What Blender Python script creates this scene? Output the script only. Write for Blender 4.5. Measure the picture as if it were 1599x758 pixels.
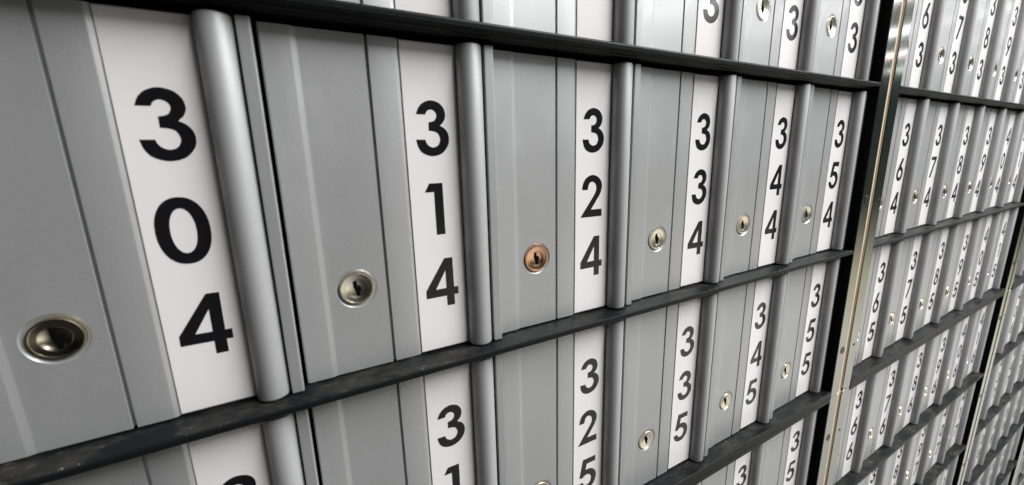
import bpy, bmesh, math, random
from mathutils import Vector, Matrix
random.seed(4)
scene = bpy.context.scene
for o in list(bpy.data.objects): bpy.data.objects.remove(o)

S = 0.12                      # one door pitch is 12 cm; all coordinates below are in pitches
# ---------------------------------------------------------------- camera
CAMC = (0.65042, -1.91796, 0.99433)
CAMR = [[0.875875, -0.481933, -0.024161], [-0.12129, -0.171418, -0.977704], [0.467046, 0.859277, -0.208594]]
cam = bpy.data.cameras.new('camera'); camo = bpy.data.objects.new('camera', cam)
scene.collection.objects.link(camo); scene.camera = camo
m = Matrix(((CAMR[0][0], -CAMR[1][0], -CAMR[2][0], CAMC[0]*S),
            (CAMR[0][1], -CAMR[1][1], -CAMR[2][1], CAMC[1]*S),
            (CAMR[0][2], -CAMR[1][2], -CAMR[2][2], CAMC[2]*S), (0, 0, 0, 1)))
camo.matrix_world = m
cam.sensor_fit = 'HORIZONTAL'; cam.sensor_width = 36; cam.lens = 36*620.14/1600
cam.clip_start = 0.005; cam.clip_end = 100
cam.dof.use_dof = True; cam.dof.focus_distance = 0.36; cam.dof.aperture_fstop = 9.0

# ---------------------------------------------------------------- world: dim room light (warm floor below, dark walls, grey ceiling)
w = bpy.data.worlds.new('World'); scene.world = w; w.use_nodes = True
nt = w.node_tree; bg = nt.nodes['Background']
tc = nt.nodes.new('ShaderNodeTexCoord'); sx = nt.nodes.new('ShaderNodeSeparateXYZ')
mr = nt.nodes.new('ShaderNodeMapRange'); mr.inputs['From Min'].default_value = -1; mr.inputs['From Max'].default_value = 1
cr = nt.nodes.new('ShaderNodeValToRGB')
nt.links.new(tc.outputs['Generated'], sx.inputs[0]); nt.links.new(sx.outputs['Z'], mr.inputs['Value'])
nt.links.new(mr.outputs[0], cr.inputs[0])
# the room is open and bright to the right, dark to the left behind the photographer
mrx = nt.nodes.new('ShaderNodeMapRange'); mrx.inputs['From Min'].default_value = -.15; mrx.inputs['From Max'].default_value = .60
mrx.inputs['To Min'].default_value = .02; mrx.inputs['To Max'].default_value = 1.0; mrx.interpolation_type = 'SMOOTHSTEP'
nt.links.new(sx.outputs['X'], mrx.inputs['Value'])
mw = nt.nodes.new('ShaderNodeMix'); mw.data_type = 'RGBA'; mw.blend_type = 'MULTIPLY'; mw.inputs[0].default_value = 1
nt.links.new(cr.outputs[0], mw.inputs[6]); nt.links.new(mrx.outputs[0], mw.inputs[7]); nt.links.new(mw.outputs[2], bg.inputs[0])
els = cr.color_ramp.elements
els[0].position = 0.0; els[0].color = (0.2, 0.195, 0.185, 1)
els[1].position = 1.0; els[1].color = (0.55, 0.57, 0.57, 1)
for p_, c_ in ((0.14, (0.27, 0.262, 0.25, 1)), (0.26, (0.46, 0.45, 0.42, 1)), (0.33, (0.53, 0.52, 0.46, 1)), (0.385, (0.40, 0.385, 0.29, 1)), (0.425, (0.15, 0.15, 0.12, 1)), (0.455, (0.035, 0.04, 0.036, 1)),
               (0.54, (0.022, 0.032, 0.031, 1)), (0.565, (0.04, 0.05, 0.05, 1)), (0.62, (0.15, 0.16, 0.16, 1)), (0.72, (0.27, 0.28, 0.285, 1))):
    e = els.new(p_); e.color = c_
bg.inputs[1].default_value = 1.7

# ---------------------------------------------------------------- ceiling tube lamps over the room, rows running away from the wall
def lamp(x, y, z, col, power, sx_, sy_):
    l = bpy.data.lights.new('ceiling_tube', 'AREA'); l.shape = 'RECTANGLE'; l.size = sx_; l.size_y = sy_
    l.energy = power; l.color = col
    o = bpy.data.objects.new('ceiling_tube', l); scene.collection.objects.link(o); o.location = (x, y, z)
    return o
cols = [(1, .97, .95), (.93, 1, .95), (1, .98, .96), (1, .90, .95), (.92, 1, .97), (1, .88, .93), (.88, 1, .88)]
LX = [1.3, 2.6, 4.2, 6.0, 7.8, 9.6, 11.4]
for i, x in enumerate(LX):
    lamp(x, (-1.5, -1.5, -2.1)[min(i, 2)], 1.72, cols[i], (92, 92, 44, 36, 26, 25, 21)[i], 0.22, (2.1, 2.1, 3.4)[min(i, 2)])

scene.view_settings.view_transform = 'Standard'; scene.view_settings.look = 'None'
scene.view_settings.exposure = 0.05; scene.view_settings.gamma = 1.0
scene.render.resolution_x = 1024; scene.render.resolution_y = 485

# ---------------------------------------------------------------- materials
def mat(name, col, rough=.4, metal=0., spec=.5, coat=0.):
    m = bpy.data.materials.new(name); m.use_nodes = True
    b = m.node_tree.nodes['Principled BSDF']
    b.inputs['Base Color'].default_value = (*col, 1); b.inputs['Roughness'].default_value = rough
    b.inputs['Metallic'].default_value = metal; b.inputs['Specular IOR Level'].default_value = spec
    b.inputs['Coat Weight'].default_value = coat
    return m, m.node_tree, b
def noise(nt, scale, detail=4, vec_scale=(1, 1, 1), rough=.5):
    t = nt.nodes.new('ShaderNodeTexCoord'); mp = nt.nodes.new('ShaderNodeMapping'); mp.inputs['Scale'].default_value = vec_scale
    oi = nt.nodes.new('ShaderNodeObjectInfo'); ad = nt.nodes.new('ShaderNodeVectorMath'); ad.operation = 'ADD'
    ml = nt.nodes.new('ShaderNodeVectorMath'); ml.operation = 'SCALE'; ml.inputs['Scale'].default_value = 7.0
    cb = nt.nodes.new('ShaderNodeCombineXYZ')
    for k in range(3): nt.links.new(oi.outputs['Random'], cb.inputs[k])
    nt.links.new(cb.outputs[0], ml.inputs[0]); nt.links.new(t.outputs['Object'], ad.inputs[0]); nt.links.new(ml.outputs[0], ad.inputs[1])
    nt.links.new(ad.outputs[0], mp.inputs[0])
    n = nt.nodes.new('ShaderNodeTexNoise'); n.inputs['Scale'].default_value = scale; n.inputs['Detail'].default_value = detail
    n.inputs['Roughness'].default_value = rough
    nt.links.new(mp.outputs[0], n.inputs['Vector']); return n
def ramp(nt, src, stops):
    r = nt.nodes.new('ShaderNodeValToRGB'); nt.links.new(src, r.inputs[0]); e = r.color_ramp.elements
    e[0].position, e[0].color = stops[0][0], (*stops[0][1], 1); e[1].position, e[1].color = stops[-1][0], (*stops[-1][1], 1)
    for p, c in stops[1:-1]: x = e.new(p); x.color = (*c, 1)
    return r
def bump(nt, b, src, strength, dist):
    bm_ = nt.nodes.new('ShaderNodeBump'); bm_.inputs['Strength'].default_value = strength; bm_.inputs['Distance'].default_value = dist
    nt.links.new(src, bm_.inputs['Height']); nt.links.new(bm_.outputs[0], b.inputs['Normal'])

M = {}
# satin silver paint: fine sparkle in the colour, slight orange peel
m, nt, b = mat('silver_paint', (.47, .475, .47), .42, .42, .5, .22); M['silver'] = m; b.inputs['Coat Roughness'].default_value = .13
n = noise(nt, 900, 2); r = ramp(nt, n.outputs['Fac'], [(.3, (.415, .421, .434)), (.7, (.442, .448, .461))]); nt.links.new(r.outputs[0], b.inputs['Base Color'])
n2 = noise(nt, 14, 5, rough=.7); r2 = ramp(nt, n2.outputs['Fac'], [(.3, (.37, .37, .37)), (.75, (.43, .43, .43))]); nt.links.new(r2.outputs[0], b.inputs['Roughness'])
# smudges change the sheen, hairline scratches catch light
sm = noise(nt, 38, 6, (1, 1, .5), .62); rs = ramp(nt, sm.outputs['Fac'], [(.35, (.40, .40, .40)), (.52, (.43, .43, .43)), (.72, (.49, .49, .49))]); nt.links.new(rs.outputs[0], b.inputs['Roughness'])
sc = noise(nt, 60, 2, (14, 14, .35), .5); rc = ramp(nt, sc.outputs['Fac'], [(.74, (0, 0, 0)), (.80, (.6, .6, .6))])
sc2 = noise(nt, 40, 3); rc2 = ramp(nt, sc2.outputs['Fac'], [(.5, (0, 0, 0)), (.62, (1, 1, 1))])
mm = nt.nodes.new('ShaderNodeMath'); mm.operation = 'MULTIPLY'; nt.links.new(rc.outputs[0], mm.inputs[0]); nt.links.new(rc2.outputs[0], mm.inputs[1])
mxs = nt.nodes.new('ShaderNodeMix'); mxs.data_type = 'RGBA'; nt.links.new(mm.outputs[0], mxs.inputs[0]); nt.links.new(r.outputs[0], mxs.inputs[6]); mxs.inputs[7].default_value = (.60, .59, .585, 1)
nt.links.new(mxs.outputs[2], b.inputs['Base Color'])
bump(nt, b, n.outputs['Fac'], .03, .0003)
m = M['silver'].copy(); m.name = 'silver_paint_bar'; b_ = m.node_tree.nodes['Principled BSDF']
for l_ in list(b_.inputs['Roughness'].links): m.node_tree.links.remove(l_)
b_.inputs['Roughness'].default_value = .52; b_.inputs['Coat Weight'].default_value = .05; b_.inputs['Metallic'].default_value = .28; M['bar'] = m
m, nt, b = mat('label_plastic', (.87, .845, .86), .22, 0, .5); M['label'] = m
n = noise(nt, 20, 4); r = ramp(nt, n.outputs['Fac'], [(.3, (.14, .14, .14)), (.8, (.24, .24, .24))]); nt.links.new(r.outputs[0], b.inputs['Roughness'])
m, nt, b = mat('numeral_black', (.010, .010, .012), .18, 0, .5); M['ink'] = m
m, nt, b = mat('lock_nickel', (.84, .75, .60), .22, 1.); M['lock'] = m
n = noise(nt, 60, 4); r = ramp(nt, n.outputs['Fac'], [(.3, (.14, .14, .14)), (.75, (.26, .26, .26))]); nt.links.new(r.outputs[0], b.inputs['Roughness'])
M['lockdeep'] = M['lock'].copy(); M['lockdeep'].name = 'lock_nickel_shaded'  # darker copy of the same nickel: a dark reflection put into the colour
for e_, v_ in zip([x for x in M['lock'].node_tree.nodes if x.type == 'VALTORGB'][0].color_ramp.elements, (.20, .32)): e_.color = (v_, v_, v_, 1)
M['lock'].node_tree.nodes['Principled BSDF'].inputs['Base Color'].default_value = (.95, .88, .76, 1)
m, nt, b = mat('lock_orange_reflection', (.86, .52, .34), .2, 1.); M['lock_orange'] = m  # orange reflection on one lock, put into its metal colour
m, nt, b = mat('keyway_dark', (.003, .003, .003), .9, 0, .05); M['key'] = m
# black shelf rail: satin black with pale dust and scuffs
m, nt, b = mat('black_rail', (.008, .009, .010), .34, 0, .14); M['rail'] = m
n = noise(nt, 55, 8, (.5, 1, 1), .75); r = ramp(nt, n.outputs['Fac'], [(.48, (0, 0, 0)), (.86, (.9, .9, .9))])
g = nt.nodes.new('ShaderNodeNewGeometry'); s = nt.nodes.new('ShaderNodeSeparateXYZ'); nt.links.new(g.outputs['Normal'], s.inputs[0])
up = nt.nodes.new('ShaderNodeMapRange'); up.inputs['From Min'].default_value = .7; up.inputs['From Max'].default_value = .98
nt.links.new(s.outputs['Z'], up.inputs['Value'])
mu = nt.nodes.new('ShaderNodeMath'); mu.operation = 'MULTIPLY'; nt.links.new(r.outputs[0], mu.inputs[0]); nt.links.new(up.outputs[0], mu.inputs[1])
n3 = noise(nt, 420, 3, (.35, 1, 1)); r3 = ramp(nt, n3.outputs['Fac'], [(.62, (0, 0, 0)), (.74, (1, 1, 1))])
mu2 = nt.nodes.new('ShaderNodeMath'); mu2.operation = 'MULTIPLY'; nt.links.new(r3.outputs[0], mu2.inputs[0]); nt.links.new(mu.outputs[0], mu2.inputs[1])
mx = nt.nodes.new('ShaderNodeMix'); mx.data_type = 'RGBA'; mx.inputs[6].default_value = (.008, .009, .010, 1); mx.inputs[7].default_value = (.085, .08, .072, 1)
nt.links.new(mu.outputs[0], mx.inputs[0])
mx2 = nt.nodes.new('ShaderNodeMix'); mx2.data_type = 'RGBA'; mx2.inputs[7].default_value = (.40, .38, .34, 1)
nt.links.new(mx.outputs[2], mx2.inputs[6]); nt.links.new(mu2.outputs[0], mx2.inputs[0]); nt.links.new(mx2.outputs[2], b.inputs['Base Color'])
ro = nt.nodes.new('ShaderNodeMapRange'); ro.inputs['To Min'].default_value = .42; ro.inputs['To Max'].default_value = .7
nt.links.new(mu.outputs[0], ro.inputs['Value']); nt.links.new(ro.outputs[0], b.inputs['Roughness'])
# polished steel frame
m, nt, b = mat('polished_steel', (.38, .38, .34), .10, 1.); M['steel'] = m
n = noise(nt, 30, 5, (1, 1, .15)); r = ramp(nt, n.outputs['Fac'], [(.3, (.085, .085, .085)), (.8, (.12, .12, .12))]); nt.links.new(r.outputs[0], b.inputs['Roughness'])
m, nt, b = mat('black_shade', (.003, .004, .005), .5, 0, .06); M['side'] = m  # dark reflection on the jambs and shade in the gaps, as colour
m, nt, b = mat('screw_hole_shade', (.03, .03, .028), .35, .3); M['screw'] = m  # dark of the recessed holes is put into the screw colour
m, nt, b = mat('peach_filler', (.78, .55, .38), .55); M['peach'] = m
n = noise(nt, 40, 5); r = ramp(nt, n.outputs['Fac'], [(.3, (.86, .66, .50)), (.8, (.92, .75, .59))]); nt.links.new(r.outputs[0], b.inputs['Base Color'])
m, nt, b = mat('wall_dark', (.05, .05, .05), .8); M['wall'] = m
m, nt, b = mat('crumb', (.42, .40, .36), .8); M['crumb'] = m

# ---------------------------------------------------------------- helpers
def link(o, parent=None):
    scene.collection.objects.link(o)
    if parent: o.parent = parent
    return o
def mesh_obj(name, bm, m, parent=None, smooth=False):
    me = bpy.data.meshes.new(name); bmesh.ops.recalc_face_normals(bm, faces=bm.faces); bm.to_mesh(me); bm.free()
    me.materials.append(m)
    if smooth:
        for p in me.polygons: p.use_smooth = True
        me.set_sharp_from_angle(angle=math.radians(38))
    return link(bpy.data.objects.new(name, me), parent)
def empty(name, loc=(0, 0, 0)):
    o = bpy.data.objects.new(name, None); o.empty_display_size = .01; o.location = [c*S for c in loc]; return link(o)
def extrude_z(pts, z0, z1, bev=0, seg=2):
    """closed outline (x, y) pulled along z; bev rounds the two end caps and edges"""
    bm = bmesh.new()
    v = [bm.verts.new((x*S, y*S, z0*S)) for x, y in pts]; f = bm.faces.new(v)
    r = bmesh.ops.extrude_face_region(bm, geom=[f])
    bmesh.ops.translate(bm, verts=[g for g in r['geom'] if isinstance(g, bmesh.types.BMVert)], vec=(0, 0, (z1-z0)*S))
    bm.faces.ensure_lookup_table(); bmesh.ops.recalc_face_normals(bm, faces=bm.faces)
    if bev:
        ed = [e for e in bm.edges if len(e.link_faces) == 2 and e.calc_face_angle(0) > math.radians(50)]
        bmesh.ops.bevel(bm, geom=ed, offset=bev*S, segments=seg, profile=.5, affect='EDGES')
    return bm
def extrude_x(pts, x0, x1, bev=0):
    bm = bmesh.new()
    v = [bm.verts.new((x0*S, y*S, z*S)) for y, z in pts]; f = bm.faces.new(v)
    r = bmesh.ops.extrude_face_region(bm, geom=[f])
    bmesh.ops.translate(bm, verts=[g for g in r['geom'] if isinstance(g, bmesh.types.BMVert)], vec=((x1-x0)*S, 0, 0))
    bmesh.ops.recalc_face_normals(bm, faces=bm.faces)
    if bev:
        ed = [e for e in bm.edges if len(e.link_faces) == 2 and e.calc_face_angle(0) > math.radians(40)]
        bmesh.ops.bevel(bm, geom=ed, offset=bev*S, segments=2, profile=.5, affect='EDGES')
    return bm
def box(x0, x1, y0, y1, z0, z1, bev=0):
    return extrude_z([(x0, y0), (x1, y0), (x1, y1), (x0, y1)], z0, z1, bev)
def lathe_y(prof, cx, cz, n=48, cap=True):
    """profile (r, y) turned about an axis along y through (cx, cz)"""
    bm = bmesh.new(); rings = []
    for r, y in prof:
        if r < 1e-6: rings.append([bm.verts.new((cx*S, y*S, cz*S))]); continue
        rings.append([bm.verts.new(((cx+r*math.cos(2*math.pi*i/n))*S, y*S, (cz+r*math.sin(2*math.pi*i/n))*S)) for i in range(n)])
    for a, b_ in zip(rings, rings[1:]):
        for i in range(n):
            j = (i+1) % n
            if len(b_) == 1: bm.faces.new((a[i], a[j], b_[0]))
            else: bm.faces.new((a[i], a[j], b_[j], b_[i]))
    return bm
def to_mesh(o):
    dg = bpy.context.evaluated_depsgraph_get(); dg.update()
    return bpy.data.meshes.new_from_object(o.evaluated_get(dg))
def curve_mesh(name, loops, half, bev=0.):
    """filled outlines in the x-z plane (loops inside loops are holes), thickness 2*half along y"""
    cu = bpy.data.curves.new(name, 'CURVE'); cu.dimensions = '2D'; cu.fill_mode = 'BOTH'
    for lp in loops:
        sp = cu.splines.new('POLY'); sp.points.add(len(lp)-1); sp.use_cyclic_u = True
        for p, (x, z) in zip(sp.points, lp): p.co = (x*S, z*S, 0, 1)
    cu.extrude = (half-bev)*S; cu.bevel_depth = bev*S; cu.bevel_resolution = 2 if bev else 0; cu.offset = -bev*S
    o = bpy.data.objects.new(name, cu); scene.collection.objects.link(o)
    me = to_mesh(o); bpy.data.objects.remove(o); bpy.data.curves.remove(cu)
    me.transform(Matrix.Rotation(math.radians(90), 4, 'X')); me.name = name
    return me

# ---------------------------------------------------------------- numerals (outlines in units of their own height)
def smooth(pts, seg=5):
    """Catmull-Rom through points; a point with a third item is a sharp corner"""
    n = len(pts); out = []
    for i in range(n):
        p1, p2 = pts[i], pts[(i+1) % n]
        c1, c2 = len(p1) > 2, len(p2) > 2
        p0 = pts[i-1] if not c1 else p1; p3 = pts[(i+2) % n] if not c2 else p2
        if c1 and c2: out.append(tuple(p1[:2])); continue
        for k in range(seg):
            t = k/seg; t2, t3 = t*t, t*t*t
            out.append(tuple(.5*(2*p1[a]+(p2[a]-p0[a])*t+(2*p0[a]-5*p1[a]+4*p2[a]-p3[a])*t2+(3*p1[a]-p0[a]-3*p2[a]+p3[a])*t3) for a in (0, 1)))
    return out
def sup(cx, cz, rx, rz, e=2.0, n=48):
    o = []
    for i in range(n):
        a = 2*math.pi*i/n; c, s_ = math.cos(a), math.sin(a)
        o.append((cx+rx*math.copysign(abs(c)**(2/e), c), cz+rz*math.copysign(abs(s_)**(2/e), s_)))
    return o
c = 1
three = [(.075, .750, c), (.127, .868), (.219, .955), (.355, 1.0), (.507, .965), (.60, .872), (.628, .745), (.592, .635), (.514, .555, c),
         (.600, .505), (.662, .420), (.680, .300), (.640, .170), (.520, .045), (.335, 0), (.165, .055), (.082, .160), (.048, .300, c), (.218, .300, c),
         (.238, .240), (.280, .190), (.360, .160), (.455, .195), (.505, .300), (.470, .410), (.390, .450), (.297, .462, c), (.300, .612, c),
         (.348, .620), (.419, .650), (.458, .735), (.430, .805), (.355, .840), (.284, .812), (.246, .750, c)]
two = [(.035, .655, c), (.060, .800), (.150, .930), (.325, 1.0), (.495, .955), (.605, .845), (.632, .710), (.590, .560), (.480, .400), (.310, .175, c),
       (.645, .175, c), (.645, 0, c), (.0, 0, c), (.200, .265), (.375, .490), (.450, .610), (.463, .710), (.425, .800), (.325, .840), (.240, .795), (.200, .655, c)]
five = [(.165, 1, c), (.605, 1, c), (.605, .835, c), (.300, .835, c), (.262, .648, c), (.385, .650), (.530, .595), (.625, .470), (.645, .325), (.600, .165),
        (.480, .040), (.310, 0), (.145, .045), (.045, .150), (.012, .265, c), (.180, .280, c), (.215, .195), (.310, .155), (.415, .190), (.470, .325), (.425, .445),
        (.320, .495), (.225, .475), (.165, .425, c), (.055, .455, c)]
DIG = {
 '0': [[sup(.335, .5, .325, .5, 2.2), sup(.335, .5, .155, .335, 2.1)]],
 '1': [[[(.13, .835), (.225, 1), (.485, 1), (.485, 0), (.31, 0), (.31, .835)]]],
 '2': [[smooth(two)]], '3': [[smooth(three)]], '5': [[smooth(five)]],
 '4': [[[(.435, 1), (.607, 1), (.607, .375), (.697, .375), (.697, .215), (.607, .215), (.607, 0), (.445, 0), (.445, .215), (.025, .215), (.025, .375)],
        [(.445, .750), (.445, .375), (.226, .375)]]],
 '6': [[sup(.335, .325, .320, .325), sup(.335, .325, .155, .165)], [[(.365, 1), (.560, 1), (.330, .560), (.20, .50), (.037, .455), (.075, .520)]]],
 '7': [[[(.03, 1), (.640, 1), (.640, .900), (.275, 0), (.090, 0), (.430, .840), (.03, .840)]]],
 '8': [[sup(.335, .740, .265, .260), sup(.335, .740, .115, .115)], [sup(.335, .300, .310, .300), sup(.335, .300, .150, .150)]],
}
DIG['9'] = [[[(.67-x, 1-z) for x, z in lp] for lp in grp] for grp in DIG['6']]
NH = .2585
numeral_mesh = {}
for ch, groups in DIG.items():
    bm = bmesh.new()
    for k, grp in enumerate(groups):
        me = curve_mesh('numeral', [[(x*NH, z*NH) for x, z in lp] for lp in grp], .0006+.0003*k)
        bm.from_mesh(me); bpy.data.meshes.remove(me)
    me = bpy.data.meshes.new('numeral'); bm.to_mesh(me); bm.free(); me.materials.append(M['ink']); numeral_mesh[ch] = me

# ---------------------------------------------------------------- one mailbox door (origin: foot of the groove)
H = 1.526
LX_, LZ_, LR = -.143, .411, .0755
BOWL = [(LR, .05), (LR, -.003), (LR-.0015, -.0055), (LR-.005, -.0062), (LR-.0085, -.0050), (LR-.0095, -.0030), (LR-.012, -.0022), (.048, -.0010), (.045, .0000), (.040, .0045), (.032, .0085), (.020, .0115), (.010, .0125), (0, .0128)]
DEEP = BOWL
BOWL = DEEP[:9] + [(.040, .0018), (.032, .0036), (.020, .0052), (.010, .0058), (0, .0060)]
def door_prototype():
    t = empty('mailbox')
    prof = [(-.397, .03), (-.397, .000), (-.391, -.007), (-.290, -.007), (-.287, -.0065), (-.268, -.0003), (-.265, 0), (-.008, 0), (-.007, .002), (-.007, .022),
            (.006, .022), (.006, .002), (.007, 0), (.120, 0), (.124, .001), (.139, .010), (.407, .010), (.407, .03)]
    p = mesh_obj('door_panel', extrude_z(prof, 0, H), M['silver'], t)
    bm2 = lathe_y([(LR+.022, -.01), (LR+.018, -.0005), (LR+.004, .012), (LR+.002, .012), (LR+.002, .06)], LX_, LZ_, 64)
    bmesh.ops.holes_fill(bm2, edges=bm2.edges)
    cut = mesh_obj('cutter', bm2, M['silver'])
    mo = p.modifiers.new('b', 'BOOLEAN'); mo.operation = 'DIFFERENCE'; mo.object = cut; mo.solver = 'EXACT'
    me = to_mesh(p); p.modifiers.clear(); p.data = me; me.name = 'door_panel'; bpy.data.objects.remove(cut)
    me.set_sharp_from_angle(angle=math.radians(25))
    # rounded pull bar
    cx, r = .470, .063
    hp = [(cx-r, .010), (cx-r, -.010)] + [(cx+r*math.cos(a), -.010-r*math.sin(a)) for a in [math.pi*(1-i/24) for i in range(1, 24)]] + [(cx+r, -.010), (cx+r, .030), (cx-r+.001, .030)]
    mesh_obj('pull_bar', extrude_z(hp, -.004, H+.002, .008, 3), M['bar'], t, True)
    fp = [(.539, .03), (.539, -.046), (.541, -.0485), (.545, -.049), (.580, -.0505), (.584, -.050), (.587, -.046), (.587, .03)]
    mesh_obj('edge_strip', extrude_z(fp, -.003, H+.001), M['silver'], t)
    lb = mesh_obj('number_label', box(.1415, .4045, .0035, .0095, .006, H-.004, .0018), M['label'], t)
    lk = mesh_obj('lock', lathe_y(BOWL, LX_, LZ_, 56), M['lock'], t, True)
    # keyway: tilted slot with a dark half-round beside it
    ky = bmesh.new()
    def poly(pts, y):
        v = [ky.verts.new((x*S, y*S, z*S)) for x, z in pts]; f = ky.faces.new(v)
        r_ = bmesh.ops.extrude_face_region(ky, geom=[f]); bmesh.ops.translate(ky, verts=[g for g in r_['geom'] if isinstance(g, bmesh.types.BMVert)], vec=(0, .012*S, 0))
    slot = [(-.016, .046), (.001, .048), (.004, .014), (.010, .000), (.015, -.042), (-.001, -.045), (-.006, -.014), (-.013, .004)]
    poly([(LX_+x, LZ_+z) for x, z in slot], .0022)
    poly([(LX_+.007+.014*math.cos(a), LZ_-.004+.019*math.sin(a)) for a in [math.radians(-88+176*i/14) for i in range(15)]], .0045)
    mesh_obj('keyway', ky, M['key'], lk)
    return t
proto = door_prototype()
proto_parts = {o.name.split('.')[0]: o for o in proto.children}
proto_key = proto_parts['lock'].children[0]

# projection test with the photo's camera, used only to decide which boxes are in view
def px(x, y, z):
    d = [x-CAMC[0], y-CAMC[1], z-CAMC[2]]; q = [sum(CAMR[i][k]*d[k] for k in range(3)) for i in range(3)]
    if q[2] < .05: return None
    return (800+620.14*q[0]/q[2], 379+620.14*q[1]/q[2])
def seen(x0, x1, z0, z1, mg=70):
    N = 6
    for a in range(N+1):
        for b_ in range(N+1):
            p = px(x0+(x1-x0)*a/N, -.03, z0+(z1-z0)*b_/N)
            if p and -mg < p[0] < 1599+mg and -mg < p[1] < 758+mg: return True
    return False

MP = 6.533                       # bank pitch
def row_z(r): return (4-r)*1.62 if r <= 5 else -3.354-(r-6)*1.62
ORD = ['first', 'second', 'third', 'fourth', 'fifth', 'sixth']
BN = ['nearest', 'second', 'third', 'farthest']
def copy(o, parent=None):
    c_ = o.copy(); scene.collection.objects.link(c_)
    if parent: c_.parent = parent
    return c_
used = False; placed = []
for mi in range(4):
    for r in range(2, 13):
        for k in range(6):
            x = mi*MP+k; z = row_z(r)
            if not seen(x-.39, x+.59, z, z+H, 12 if mi == 3 else 30): continue
            placed.append((mi, r, k))
            col = 30+mi*6+k
            num = str(col*10+(r if r < 10 else r-10))[:3]
            if not used: t, parts, used = proto, proto_parts, True
            else:
                t = copy(proto); parts = {}
                for nm, ch in proto_parts.items():
                    parts[nm] = copy(ch, t)
                copy(proto_key, parts['lock'])
            t.location = (x*S, random.uniform(-.005, .005)*S, z*S)
            t.rotation_euler = (0, 0, random.uniform(-.006, .006))
            for q, ch in enumerate(num):
                o = bpy.data.objects.new('numeral', numeral_mesh[ch]); link(o, parts['number_label'])
                o.rotation_euler = (0, random.uniform(-.012, .012), 0); o.location = ((.180+random.uniform(-.004, .004))*S, .0032*S, ((1.012, .622, .236)[q])*S)
            if num == '324':
                d_ = parts['lock'].data.copy(); d_.materials[0] = M['lock_orange']; parts['lock'].data = d_
                parts['lock']['label'] = 'lock with an orange reflection put into its colour'
            if num == '304':
                tmp = mesh_obj('lock', lathe_y(DEEP, LX_, LZ_, 64), M['lockdeep'], None, True)
                parts['lock'].data = tmp.data; bpy.data.objects.remove(tmp); parts['lock']['label'] = 'lock in dark shade with a bright spot on its bowl'
            t['category'] = 'mailbox'; t['group'] = 'mailboxes set side by side in the banks'
            if mi < 2:
                t['label'] = 'grey metal mailbox with round lock and white strip numbered %s' % num
            else:
                t['label'] = '%s mailbox from the left, row %d from the top, in the %s bank' % (ORD[k], 0, BN[mi])
                t['_rc'] = (mi, r)
# rows of the far banks are counted from the first one in view
for mi in (2, 3):
    rs = sorted({r for a, r, k in placed if a == mi})
    for t in [o for o in scene.objects if '_rc' in o and o['_rc'][0] == mi]:
        i = rs.index(t['_rc'][1]); n_ = (ORD+['seventh', 'eighth', 'ninth', 'tenth'])[i]
        t['label'] = t['label'].replace('row 0 from the top', 'in the %s visible row down' % n_)
        del t['_rc']

# ---------------------------------------------------------------- steel bank frames with their shelves
def rrect(x0, x1, z0, z1, r, n=6):
    o = []
    for cx, cz, a0 in ((x1-r, z1-r, 0), (x0+r, z1-r, 90), (x0+r, z0+r, 180), (x1-r, z0+r, 270)):
        for i in range(n+1):
            a = math.radians(a0+90*i/n); o.append((cx+r*math.cos(a), cz+r*math.sin(a)))
    return o
SHELF = [(.04, -.010), (-.050, -.012), (-.128, -.018), (-.135, -.022), (-.137, -.030), (-.135, -.048), (-.130, -.053), (-.118, -.054), (-.114, -.050), (-.106, -.050),
         (-.102, -.058), (-.098, -.062), (-.080, -.064), (-.076, -.060), (-.068, -.060), (-.064, -.067), (-.040, -.069), (-.034, -.064), (.04, -.064)]
LIP = [(.04, -.012), (-.050, -.010), (-.128, .001), (-.1365, .005), (-.1395, .003), (-.1405, -.002), (-.1405, -.065), (-.138, -.067), (-.1362, -.067), (-.1362, -.011), (-.13, -.0115), (.04, -.0118 - .004)]
HEAD = [(-.1362, -.0005), (-.1405, -.001), (-.1405, -.049), (-.138, -.052), (-.1362, -.052)]
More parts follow.
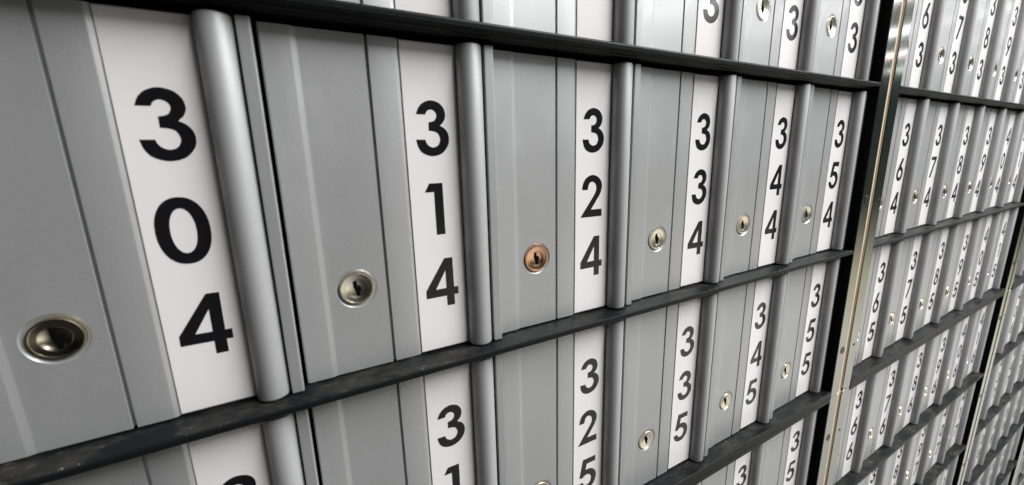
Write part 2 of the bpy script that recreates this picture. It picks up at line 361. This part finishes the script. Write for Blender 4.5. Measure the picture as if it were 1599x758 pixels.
def bank(mi, upper):
    ox = mi*MP
    xl, xr = ox-.503, ox+5.592
    if upper: zb, zt, rows = -1.632, 6.45, range(1, 6)
    else: zb, zt, rows = row_z(10)-.012, -1.745, range(6, 11)
    t = empty('mailbox_bank_frame', (ox-.683, 0, zb-.056 if upper else zb-.056))
    t.location = (0, 0, 0)
    out = rrect(xl-.175, xr+.172, zb-.056, zt+.051, .055)
    me = curve_mesh('steel_rim', [out, [(xl, zb), (xr, zb), (xr, zt), (xl, zt)]], .06, .004)
    me.materials.append(M['steel']); me.transform(Matrix.Translation((0, -.075*S, 0)))
    for p in me.polygons: p.use_smooth = True
    me.set_sharp_from_angle(angle=math.radians(40))
    link(bpy.data.objects.new('steel_rim', me), t)
    for xa, xb in ((xl+.0008, xl+.010), (xr-.010, xr-.0008)):
        mesh_obj('side_shade_panel', box(xa, xb, -.131, .06, zb+.001, zt-.001), M['side'], t)  # black sheet over the steel jamb, its dark reflection put into colour
    mesh_obj('gap_shade_panel', box(xl-.02, xr+.02, .062, .075, zb-.02, zt+.02), M['side'], t)  # added black sheet close behind the doors, keeps the gaps dark
    for r in rows:
        z = row_z(r)
        if not seen(xl, xr, z-.1, z+.1): continue
        if r == 5 and upper: pts = LIP
        else: pts = SHELF
        s_ = mesh_obj('shelf', extrude_x([(y, zz) for y, zz in pts], xl+.012, xr-.012), M['rail'], t); s_.location = (0, 0, z*S)
    if not upper:
        s_ = mesh_obj('head_rail', extrude_x(HEAD, xl+.012, xr-.012), M['rail'], t); s_.location = (0, 0, -1.690*S)
    for z in ([.497, -1.147] if upper else [-2.235, -3.9, -5.5, -7.1]):
        for xa, r_ in ((xr+.100, .042), (xl-.075, .017)):
            if not seen(xa, xa, z, z, 10): continue
            s_ = mesh_obj('screw', lathe_y([(r_, -.1345), (r_, -.1375), (r_*.72, -.139), (r_*.60, -.1368), (r_*.28, -.1362), (0, -.1365)], xa, z, 24), M['screw'], t, True)
    t['category'] = 'bank frame'; t['group'] = 'steel frames of the mailbox banks'
    ends = ['nearest bank, columns 30 to 35', 'second bank, columns 36 to 41', 'third bank, at the right edge', 'farthest bank, in the bottom right corner']
    t['label'] = '%s polished steel frame with black shelves, %s' % ('upper' if upper else 'lower', ends[mi])
for mi in range(4):
    for up_ in (True, False):
        if mi == 3 and up_: continue
        bank(mi, up_)
# peach filler strips seen through the gaps between frames
for i in range(3):
    x = i*MP+5.808
    o = mesh_obj('gap_strip', box(x-.075, x+.075, -.115, -.02, -10, 6.3), M['peach'])
    o['label'] = ['peach filler strip in the gap between the nearest two steel frames', 'filler strip between the second and third steel frames',
                  'filler strip between the third bank and the farthest bank'][i]
    o['category'] = 'filler strip'; o['group'] = 'filler strips between the frames'
wl = mesh_obj('wall', box(-6, 30, .30, .6, -11, 7), M['wall']); wl['kind'] = 'structure'

# crumbs and grit lying on the shelves
bm = bmesh.new()
for i in range(190):
    r = random.choice([4, 4, 4, 5, 5, 6, 7]); mi = 0 if random.random() < .7 else 1
    x = mi*MP-.45+6.0*random.random()**1.6; y = random.choice([-.02-.03*random.random(), -.01-.115*random.random(), -.125-.006*random.random()])
    z = row_z(r)-.012-.006*(-y/.13); s_ = random.uniform(.0010, .0024)*(1.6 if random.random() < .08 else 1)
    if r == 5: z += .004+.012*max(0, (-y-.05)/.09)
    bmesh.ops.create_icosphere(bm, subdivisions=1, radius=s_*S, matrix=Matrix.Translation((x*S, y*S, (z+s_*.4)*S)) @ Matrix.Diagonal((random.uniform(.7, 1.8), 1, .6, 1)))
for x, s_ in ((4.18, .004), (4.26, .006), (4.32, .006), (4.37, .005)):
    bmesh.ops.create_icosphere(bm, subdivisions=1, radius=s_*S, matrix=Matrix.Translation((x*S, -.126*S, (-.016)*S)))
o = mesh_obj('grit', bm, M['crumb']); o['kind'] = 'stuff'; o['label'] = 'pale crumbs and grit lying on the black shelves'; o['category'] = 'grit'
print('doors', len(placed), 'objects', len(scene.objects))
